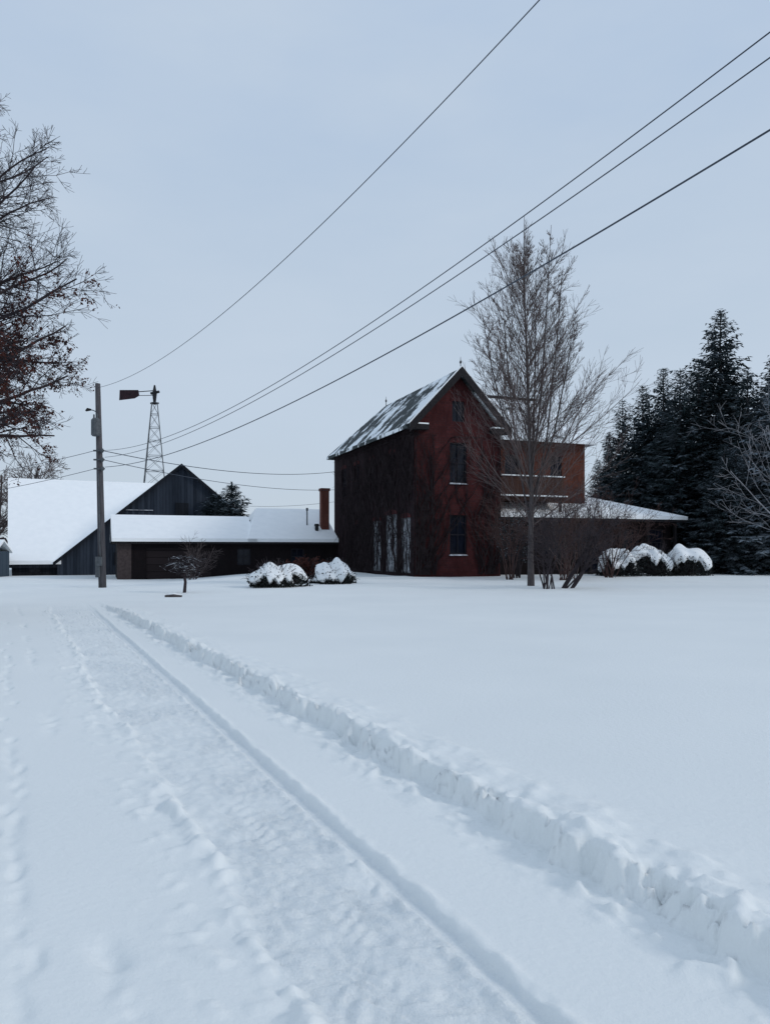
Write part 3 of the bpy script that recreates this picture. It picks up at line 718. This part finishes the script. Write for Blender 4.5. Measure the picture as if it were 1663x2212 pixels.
def shrub(name, label, x, y, hgt, spread, stems, seed, mat, lean=None, cat="shrub", lv=3, leaves=None, rad=.03, nc=(7, 5, 4), lf=(2, .12, .06)):
    r = random.Random(seed); z = gz(x, y); gT, gC = G(), G(); tips = []
    Pq = dict(seg=(.3, .3, .22, .2), gn=(.10, .14, .18, .2), up=(.03, .0, .0, 0), rmin=.0055, lv=lv, nc=nc, t0=(.3, .2, .2), an=(38, 40, 38), lr=(.5, .5, .5), rr=.5)
    for k in range(stems):
        az = r.uniform(0, 6.28); tl = R(r.uniform(5, spread)); d = Vector((math.cos(az) * math.sin(tl), math.sin(az) * math.sin(tl), math.cos(tl)))
        if lean: d = (d + Vector(lean) * r.uniform(.4, 1.2)).normalized()
        grow(gT, gC, Vector((x + r.uniform(-.25, .25), y + r.uniform(-.2, .2), z - .1)), d, hgt * r.uniform(.7, 1.1), rad * r.uniform(.7, 1.2), 0, r, Pq, tips)
    t_ = thing(name, label, cat, (x, y, z)); part(t_, "stems", gT.v, gT.f, mat, uv=False); part(t_, "twigs", gC.v, gC.f, mat, uv=False)
    if leaves: 
        gL = G(); leafquads(gL, tips, r, *lf); part(t_, "leaves", gL.v, gL.f, leaves, uv=False)
    return t_
shrub("bare_shrub", "bare multi stemmed shrub at the foot of the tree", 6.7, 31.2, 3.8, 24, 9, 41, M_DARKTWIG, rad=.03, lv=3, nc=(9, 6, 4))
shrub("leaning_shrub", "bare shrub with thick leaning stems in snow", 7.5, 31.8, 3.8, 22, 6, 42, M_DARKTWIG, lean=(.95, 0, .0), rad=.055, lv=4, nc=(8, 5, 3))
shrub("bare_shrub", "bare brown shrub between two snow capped bushes", -4.0, 37, 1.35, 45, 20, 43, M_DARKTWIG, leaves=M_LEAF)
shrub("bare_shrub", "frosted bare shrub against the porch", 10.0, 41, 4.4, 36, 9, 44, M_TWIG, lv=3, nc=(9, 6, 3))
shrub("bare_shrub", "dark evergreen shrub dusted with snow at the house corner", 7.4, 43, 3.6, 12, 14, 45, M_DARKTWIG, leaves=M_NEEDLE2, lf=(3, .25, .05))
shrub("bare_shrub", "loose reddish bare shrub beside the porch", 12.8, 43.5, 4.6, 42, 13, 46, M_REDTWIG, lv=4, nc=(7, 5, 3))
shrub("bare_shrub", "loose reddish bare shrub in front of the porch", 9.2, 39.5, 4.4, 36, 10, 49, M_REDTWIG, lv=4, nc=(7, 5, 3))
shrub("bare_shrub", "tangled brown bare shrub in front of the house corner", 6.6, 40.5, 4.6, 24, 9, 50, M_REDTWIG, lv=3, nc=(9, 6, 3))
shrub("frosted_tree", "young bare tree with pale frosted branches", 18.9, 32.5, 9.0, 40, 5, 47, M_PALETWIG, cat="tree", lv=4, rad=.045, lean=(-.05, 0, 0), nc=(7, 4, 3))

def vines(face, n, smax, wv, seed, ztop, gaps=()):
    r = random.Random(seed); g = G()
    for k in range(n):
        s = r.choice(face) if isinstance(face, list) else r.uniform(*face); s += r.uniform(-.3, .3)
        z = -.2 if r.random() < .6 else r.uniform(0, 5); q = []; ds = r.uniform(-.1, .1); m_ = r.randint(9, 24)
        if any(a < s < b for a, b in gaps) and r.random() < .75: z = r.uniform(3.8, 5)
        for i in range(m_):
            ds += r.uniform(-.16, .16); ds *= .85; s += ds; z += .36; q.append(wv(max(.06, min(smax - .06, s)), -.03 - .09 * r.random(), min(z, ztop - .1 * r.random())))
        g.tube(q, [.032 * (1 - i / len(q)) + .010 for i in range(len(q))], 3, False)
        for j in range(9):
            i = r.randint(1, len(q) - 2); a = q[i]; g.tube([a, a + Vector((r.uniform(-.3, .3), -.12 * r.random(), r.uniform(-.1, .4))), a + Vector((r.uniform(-.5, .5), -.2 * r.random(), r.uniform(-.5, .4)))], [.014, .010, .006], 3, False)
    return g
g = vines((.3, 14.5), 180, 15.8, lambda s, o, z: H.p(o, s, z), 5, 8.4, ((.4, 2.2), (2.6, 4.8), (5.4, 7.2)))
vine = thing("climbing_vine", "dense bare climbing vine over the shaded brick wall", "vine", H.p(-.05, 7, 0)); part(vine, "stems", g.v, g.f, M_VINE, uv=False)
g = vines([.2, .5, .4, .9, .3, 5.3, .6, 4.7, 5.1, 1.2, 4.3], 78, W, lambda s, o, z: H.p(s, o, z), 6, 8.3)
vine = thing("climbing_vine", "bare climbing vine along the edges of the gable wall", "vine", H.p(2.5, -.05, 0)); part(vine, "stems", g.v, g.f, M_VINE, uv=False)

r = random.Random(9); x, y = -7.5, 28.6; z = gz(x, y); gT, gC = G(), G()
gT.tube([Vector((x, y, z - .1)), Vector((x + .04, y, z + .4)), Vector((x - .02, y, z + .7)), Vector((x + .05, y, z + .95))], [.07, .055, .05, .035], 7)
for k in range(34):
    az = r.uniform(0, 6.28); l = r.uniform(.3, .8); q = [Vector((x, y, z + .5 + .4 * r.random()))]; hgt = r.uniform(.1, .65); zz = q[0].z
    for i in range(1, 7):
        t = i / 6; q.append(Vector((x + math.cos(az) * l * t + r.uniform(-.07, .07), y + math.sin(az) * l * t + r.uniform(-.05, .05), zz + hgt * math.sin(t * 2.1) - .15 * t * t + r.uniform(-.06, .06))))
    gC.tube(q, [.020 * (1 - i / 7) + .008 for i in range(7)], 4, False)
    for j in range(6):
        a = q[r.randint(2, 6)]; gC.tube([a, a + Vector((r.uniform(-.15, .15), r.uniform(-.1, .1), r.uniform(-.12, .12))), a + Vector((r.uniform(-.25, .25), r.uniform(-.15, .15), r.uniform(-.2, .2)))], [.009, .007, .005], 4, False)
wt = thing("ornamental_tree", "small low dark sprawling ornamental tree with a dusting of snow", "tree", (x, y, z))
part(wt, "trunk", gT.v, gT.f, M_DARKTWIG, uv=False); part(wt, "crown", gC.v, gC.f, M_SNOWTWIG, uv=False)
shrub("bare_shrub", "low bare shrub in front of the garage wall", -12.6, 50, 2.6, 40, 8, 48, M_TWIG)

x, y = -7.15, 25.9; z = gz(x, y); lg = thing("log", "short dark log lying in the snow", "log", (x, y, z))
g = G(); g.tube([Vector((x - .3, y, z + .02)), Vector((x, y + .02, z + .04)), Vector((x + .26, y + .05, z + .01))], [.05, .07, .05], 9); part(lg, "bark", g.v, g.f, M_BARK)
g = G(); g.tube([Vector((x - .26, y + .02, z + .065)), Vector((x, y + .03, z + .10)), Vector((x + .24, y + .06, z + .055))], [.02, .04, .02], 8); part(lg, "snow", g.v, g.f, M_ROOFSNOW, True)

def bush(x, y, w, hgt, seed, label, lowm=.26, amp=.42):
    z = gz(x, y); t_ = thing("snowy_bush", label, "bush", (x, y, z), "snow capped bushes"); r = random.Random(seed)
    gT = G()
    for k in range(110):
        az = r.uniform(0, 6.28); tl = r.uniform(.2, 1.4); d = Vector((math.cos(az) * math.sin(tl), math.sin(az) * math.sin(tl), math.cos(tl))); a = Vector((x, y, z)) 
        e1 = a + Vector((d.x * w * .5, d.y * w * .5, d.z * hgt)) * r.uniform(.9, 1.12); m1 = a.lerp(e1, .5) + rv(r) * .08; gT.tube([a, m1, e1, e1 + rv(r) * .14], [.025, .014, .008, .005], 4, False)
    part(t_, "stems", gT.v, gT.f, M_DARKTWIG, uv=False)
    def prof(az, ph):
        dx, dy, dz = math.cos(az) * math.cos(ph), math.sin(az) * math.cos(ph), math.sin(ph)
        return 1 + .62 * float(fbm(np.array([dx * 1.45 + seed * 3.1 + dz * .8]), np.array([dy * 1.45 - dz * 1.0]), 2, seed)[0]) - .10 * dz ** 4
    gL = G()
    for k in range(4200):
        az = r.uniform(0, 6.28); ph = r.uniform(-.05, 1.1) ; q = r.uniform(.75, 1.06) * prof(az, ph)
        c_ = Vector((x + math.cos(az) * math.cos(ph) * w / 2 * q, y + math.sin(az) * math.cos(ph) * w / 2 * q, z + max(.03, math.sin(ph) * hgt * .93 * q)))
        a = rv(r) * .05; b = perp(a, r) * .035; gL.add([c_ - a, c_ + b, c_ + a, c_ - b], [(0, 1, 2, 3)])
    part(t_, "foliage", gL.v, gL.f, M_SHRUBLEAF, uv=False)
    V = []; F = []; nu, nv = 110, 30
    low = []
    for i in range(nu):
        a_ = 2 * math.pi * i / nu
        low.append(lowm + .7 * float(fbm(np.array([math.cos(a_) * 2.6 + seed]), np.array([math.sin(a_) * 2.6 + seed * 1.7]), 3, 7)[0]))
    for j in range(nv + 1):
        for i in range(nu):
            az = 2 * math.pi * i / nu; phl = max(.05, low[i]); s = j / nv
            ph = math.pi / 2 * (1 - s) + phl * s if s < .93 else math.pi / 2 * .07 + phl * .93 - (s - .93) * 1.2
            k = prof(az, ph) * (1.03 if s < .93 else 1.03 - (s - .93) * 2.2)
            V.append((x + math.cos(az) * math.cos(ph) * w / 2 * k * 1.0, y + math.sin(az) * math.cos(ph) * w / 2 * k, z + math.sin(ph) * hgt * .98 * k))
    for j in range(nv):
        for i in range(nu): F.append((j * nu + i, (j + 1) * nu + i, (j + 1) * nu + (i + 1) % nu, j * nu + (i + 1) % nu))
    part(t_, "snow_cap", V, F, M_BUSHSNOW, True, uv=False)
bush(-4.75, 32.6, 2.5, 1.15, 1, "low wide bush buried under thick snow", .30)
bush(-2.35, 36, 2.05, 1.15, 2, "rounded bush under a thick cap of snow", .15)
bush(14.0, 46, 2.4, 1.5, 3, "rounded snow capped bush beside the porch", .45)
bush(16.6, 47, 3.1, 2.0, 4, "big rounded bush with heavy snow near the sunroom", .45)
bush(18.6, 47.3, 2.6, 1.6, 5, "rounded snow capped bush at the end of the row", .45)

def spruce_mesh(seed, Ht, Rd):
    r = random.Random(seed); gT, gC = G(), G()
    gT.tube([Vector((0, 0, -.3)), Vector((0, 0, Ht * .5)), Vector((0, 0, Ht * .985))], [Ht * .014, Ht * .009, .02], 8)
    sec = [r.uniform(.74, 1.14) for _ in range(9)]
    z = Ht * .02
    while z < Ht * .985:
        t = z / Ht; full = Rd * (1 - t) ** .80 * (1 if t > .08 else .8 + 2.5 * t); nb = int(6 + 7 * (1 - t)); a0 = r.uniform(0, 6.28)
        for b in range(nb):
            az = a0 + 6.283 * b / nb + r.uniform(-.35, .35)
            Lb = full * r.uniform(.5, 1.2) * sec[int((az % 6.283) / .6984) % 9] * (1 + .18 * math.sin(z * 1.9 + az * 2 + seed)) + .14
            dirh = Vector((math.cos(az), math.sin(az), 0)); side = Vector((-dirh.y, dirh.x, 0))
            e0 = .60 * t + .05 + r.uniform(-.12, .12); n = max(2, int(Lb / .25)); zz0 = z + r.uniform(-.35, .35) * (1 - t) 
            dr = .44 * (1 - t * .6) * r.uniform(.6, 1.4); pts = []
            for i in range(n + 1):
                s = i / n; pts.append(Vector((0, 0, zz0)) + dirh * Lb * s + side * .08 * Lb * math.sin(s * 3 + b) + Vector((0, 0, Lb * (e0 * s - dr * s * s + .14 * s ** 4))))
            gC.tube([pts[0], pts[n // 2], pts[-1]], [.03, .02, .008], 3, False)
            for i in range(n + 1):
                s = i / n
                if s < .12: continue
                p = pts[i]; wd = (.64 * (1 - s * .5)) * min(1, Lb / 1.6) + .12
                for sg in (-1, 1, 0):
                    if sg == 0: d = dirh * r.uniform(.3, .9) + Vector((0, 0, r.uniform(-1.1, .1))); ln = wd * .8
                    else: d = dirh * r.uniform(.4, 1.0) + side * sg * r.uniform(.7, 1) + Vector((0, 0, r.uniform(-.6, .1))); ln = wd * r.uniform(.7, 1.25)
                    d.normalize(); w2 = d.cross(Vector((r.uniform(-.6, .6), r.uniform(-.6, .6), 1))).normalized() * ln * .20
                    tip = p + d * ln; m1 = p + d * ln * .45
                    gC.add([p, m1 + w2, tip, m1 - w2], [(0, 1, 2, 3)])
        z += (.42 - .22 * t) * r.uniform(.75, 1.2) * max(.35, min(1, Ht / 14))
    for k in range(4):
        d = Vector((r.uniform(-.1, .1), r.uniform(-.1, .1), .5)); p = Vector((0, 0, Ht * .965)); gC.add([p, p + Vector((.05, 0, .25)), p + d, p - Vector((.05, 0, -.25))], [(0, 1, 2, 3)])
    a = meshdata("trunk", gT.v, gT.f, M_BARK, uv=False); b = meshdata("crown", gC.v, gC.f, M_NEEDLE, uv=False)
    return a, b, Ht
VAR = [spruce_mesh(101, 20, 4.9), spruce_mesh(102, 16, 4.2), spruce_mesh(103, 17, 4.0), spruce_mesh(105, 15, 4.3)]
sn = VAR[3][1].copy(); sn.materials.clear(); sn.materials.append(M_NEEDLESNOW); VAR.append((VAR[3][0], sn, 15))
SM = spruce_mesh(104, 6, 1.9)
def place(var, x, y, Ht, rot, label, name="spruce_tree", group="row of snow dusted spruces", wid=1.0):
    me1, me2, h0 = var; s = Ht / h0; z = gz(x, y); o = thing(name, label, "tree", (x, y, z), group)
    o.scale = (s * wid, s * wid, s); o.rotation_euler = (0, 0, rot)
    for nm, me in (("trunk", me1), ("crown", me2)):
        c = bpy.data.objects.new(nm, me); c.parent = o; col.objects.link(c)
SP = [(26.3, 60, 20.6, 0, 1.12), (22.0, 57, 15.3, 1, 1.0), (20.9, 62, 15.0, 3, .9), (20.5, 66, 14.8, 1, .8), (19.9, 68, 12.2, 2, .85), (23.3, 64, 17.0, 2, 1.0),
      (24.2, 59, 16.4, 3, 1.05), (25.6, 54, 14.4, 1, 1.1), (25.6, 50.0, 13.0, 4, 1.15), (30.0, 58, 17.4, 0, 1.1), (22.4, 50.5, 8.6, 3, 1.15), (20.3, 73, 10.4, 1, .9), (33.6, 60, 18, 1, 1.1), (21.3, 59.5, 10.5, 3, 1.1), (24.6, 56, 11.8, 2, 1.3), (29.6, 64, 15, 1, 1.1), (19.8, 64, 8.6, 2, 1.1), (23.4, 51.0, 8.4, 4, 1.35), (27.6, 51, 10.5, 1, 1.3), (22.6, 66, 13.5, 3, 1.2), (28.2, 55, 15.4, 2, 1.15), (22.4, 60, 13.2, 2, 1.0)]
for i, (x_, D, h_, vi, wd) in enumerate(SP):
    lab = "tallest dark spruce rising above the row" if i == 0 else ("spruce with snow dusted grey lower boughs" if vi == 4 else "dark snow dusted spruce beside the farmhouse")
    place(VAR[vi], x_, D, h_, i * 1.37, lab, wid=wd)
place(SM, -12.8, 64, 7.4, .3, "small dark spruce behind the garage roof", group=None, wid=1.25)
place(SM, -14.3, 65, 6.8, 1.9, "small dark spruce behind the garage roof", group=None, wid=1.45)
def far_tree(x, y, s, seed, label):
    r = random.Random(seed); gT, gC = G(), G(); tips = []
    Pz = dict(seg=(1.2, .8, .6, .5), gn=(.06, .12, .16, .2), up=(.02, .02, .01, 0), rmin=.02, lv=4, nc=(14, 9, 7), t0=(.3, .2, .2), an=(46, 40, 38), lr=(.46, .52, .5), rr=.5)
    grow(gT, gC, Vector((x, y, -.6)), Vector((0, 0, 1)), s, s * .025, 0, r, Pz, tips)
    t_ = thing("bare_tree", label, "tree", (x, y, -.6)); part(t_, "trunk", gT.v, gT.f, M_BARK, uv=False); part(t_, "crown", gC.v, gC.f, M_TWIG, uv=False)
far_tree(-40.5, 92, 11.6, 61, "bare tree standing behind the barn roof")
far_tree(-43.5, 94, 12.4, 62, "bare tree standing behind the barn roof")
far_tree(-46.5, 92, 11.4, 63, "bare tree standing behind the barn roof")
far_tree(-37.2, 70, 9.5, 64, "bare tree at the corner of the barn")

r = random.Random(77); V = []; F = []
for k in range(900):
    a = R(-70 + 140 * k / 900); D = 420 + 60 * r.random(); x = math.sin(a) * D; y = math.cos(a) * D; h = r.uniform(5, 9.5); w = r.uniform(1.5, 3)
    b = len(V); t = Vector((math.cos(a), -math.sin(a), 0))
    for (s, zz) in ((-1, -1), (1, -1), (1.1, h * .6), (.3, h), (-.5, h * .93), (-1.1, h * .55)): V.append((x + t.x * s * w, y + t.y * s * w, zz))
    F.append(tuple(range(b, b + 6)))
o = solo("distant_wood", V, F, M_DARKTWIG, (0, 420, 0), "distant bare woodland along the snowy horizon", "woodland"); o["kind"] = "stuff"

# ------------------------------------------------------------------ world + sun + camera
SUN_EL, SUN_AZ = R(30), R(106)
w = bpy.data.worlds.new("World"); scene.world = w; w.use_nodes = True; nt = w.node_tree; nt.nodes.clear()
out = nt.nodes.new("ShaderNodeOutputWorld"); sky = nt.nodes.new("ShaderNodeTexSky"); sky.sky_type = 'NISHITA'; sky.sun_disc = False
sky.sun_elevation = SUN_EL; sky.sun_rotation = SUN_AZ; sky.dust_density = 3
b1 = nt.nodes.new("ShaderNodeBackground"); b1.inputs[1].default_value = .08; nt.links.new(sky.outputs[0], b1.inputs[0])
tc = nt.nodes.new("ShaderNodeTexCoord"); sp = nt.nodes.new("ShaderNodeSeparateXYZ"); nt.links.new(tc.outputs["Generated"], sp.inputs[0])
cr_ = nt.nodes.new("ShaderNodeValToRGB"); el = cr_.color_ramp.elements
el[0].position = .0; el[0].color = (.58, .655, .715, 1); el[1].position = .6; el[1].color = (.455, .58, .765, 1)
e1 = el.new(.16); e1.color = (.515, .62, .735, 1); nt.links.new(sp.outputs[2], cr_.inputs[0])
nz = noise(nt, 1.7, tc.outputs["Generated"], detail=5, mscale=(1, 1, 3))
cl = mixc(nt, ramp(nt, nz, .32, .72), cr_.outputs[0], (.56, .66, .785))
b2 = nt.nodes.new("ShaderNodeBackground"); nt.links.new(cl, b2.inputs[0]); b2.inputs[1].default_value = 1.0
mx = nt.nodes.new("ShaderNodeMixShader"); mx.inputs[0].default_value = .94
nt.links.new(b1.outputs[0], mx.inputs[1]); nt.links.new(b2.outputs[0], mx.inputs[2]); nt.links.new(mx.outputs[0], out.inputs[0])

sd = bpy.data.lights.new("sun", 'SUN'); sd.energy = .95; sd.angle = R(10); sd.color = (1, .95, .90)
so = bpy.data.objects.new("sun", sd); col.objects.link(so)
dirv = Vector((math.sin(SUN_AZ) * math.cos(SUN_EL), math.cos(SUN_AZ) * math.cos(SUN_EL), math.sin(SUN_EL)))
so.rotation_euler = dirv.to_track_quat('Z', 'Y').to_euler()

cam = bpy.data.cameras.new("camera"); cam.sensor_fit = 'VERTICAL'; cam.sensor_height = 36; cam.sensor_width = 27
cam.lens = 36 * 1650 / 2212; cam.shift_y = 82 / 2212; cam.clip_end = 5000; cam.clip_start = .05
co = bpy.data.objects.new("camera", cam); co.location = (0, 0, 1.6); co.rotation_euler = (R(90), 0, 0); col.objects.link(co); scene.camera = co
scene.view_settings.view_transform = 'Standard'; scene.view_settings.look = 'None'; scene.view_settings.exposure = 0
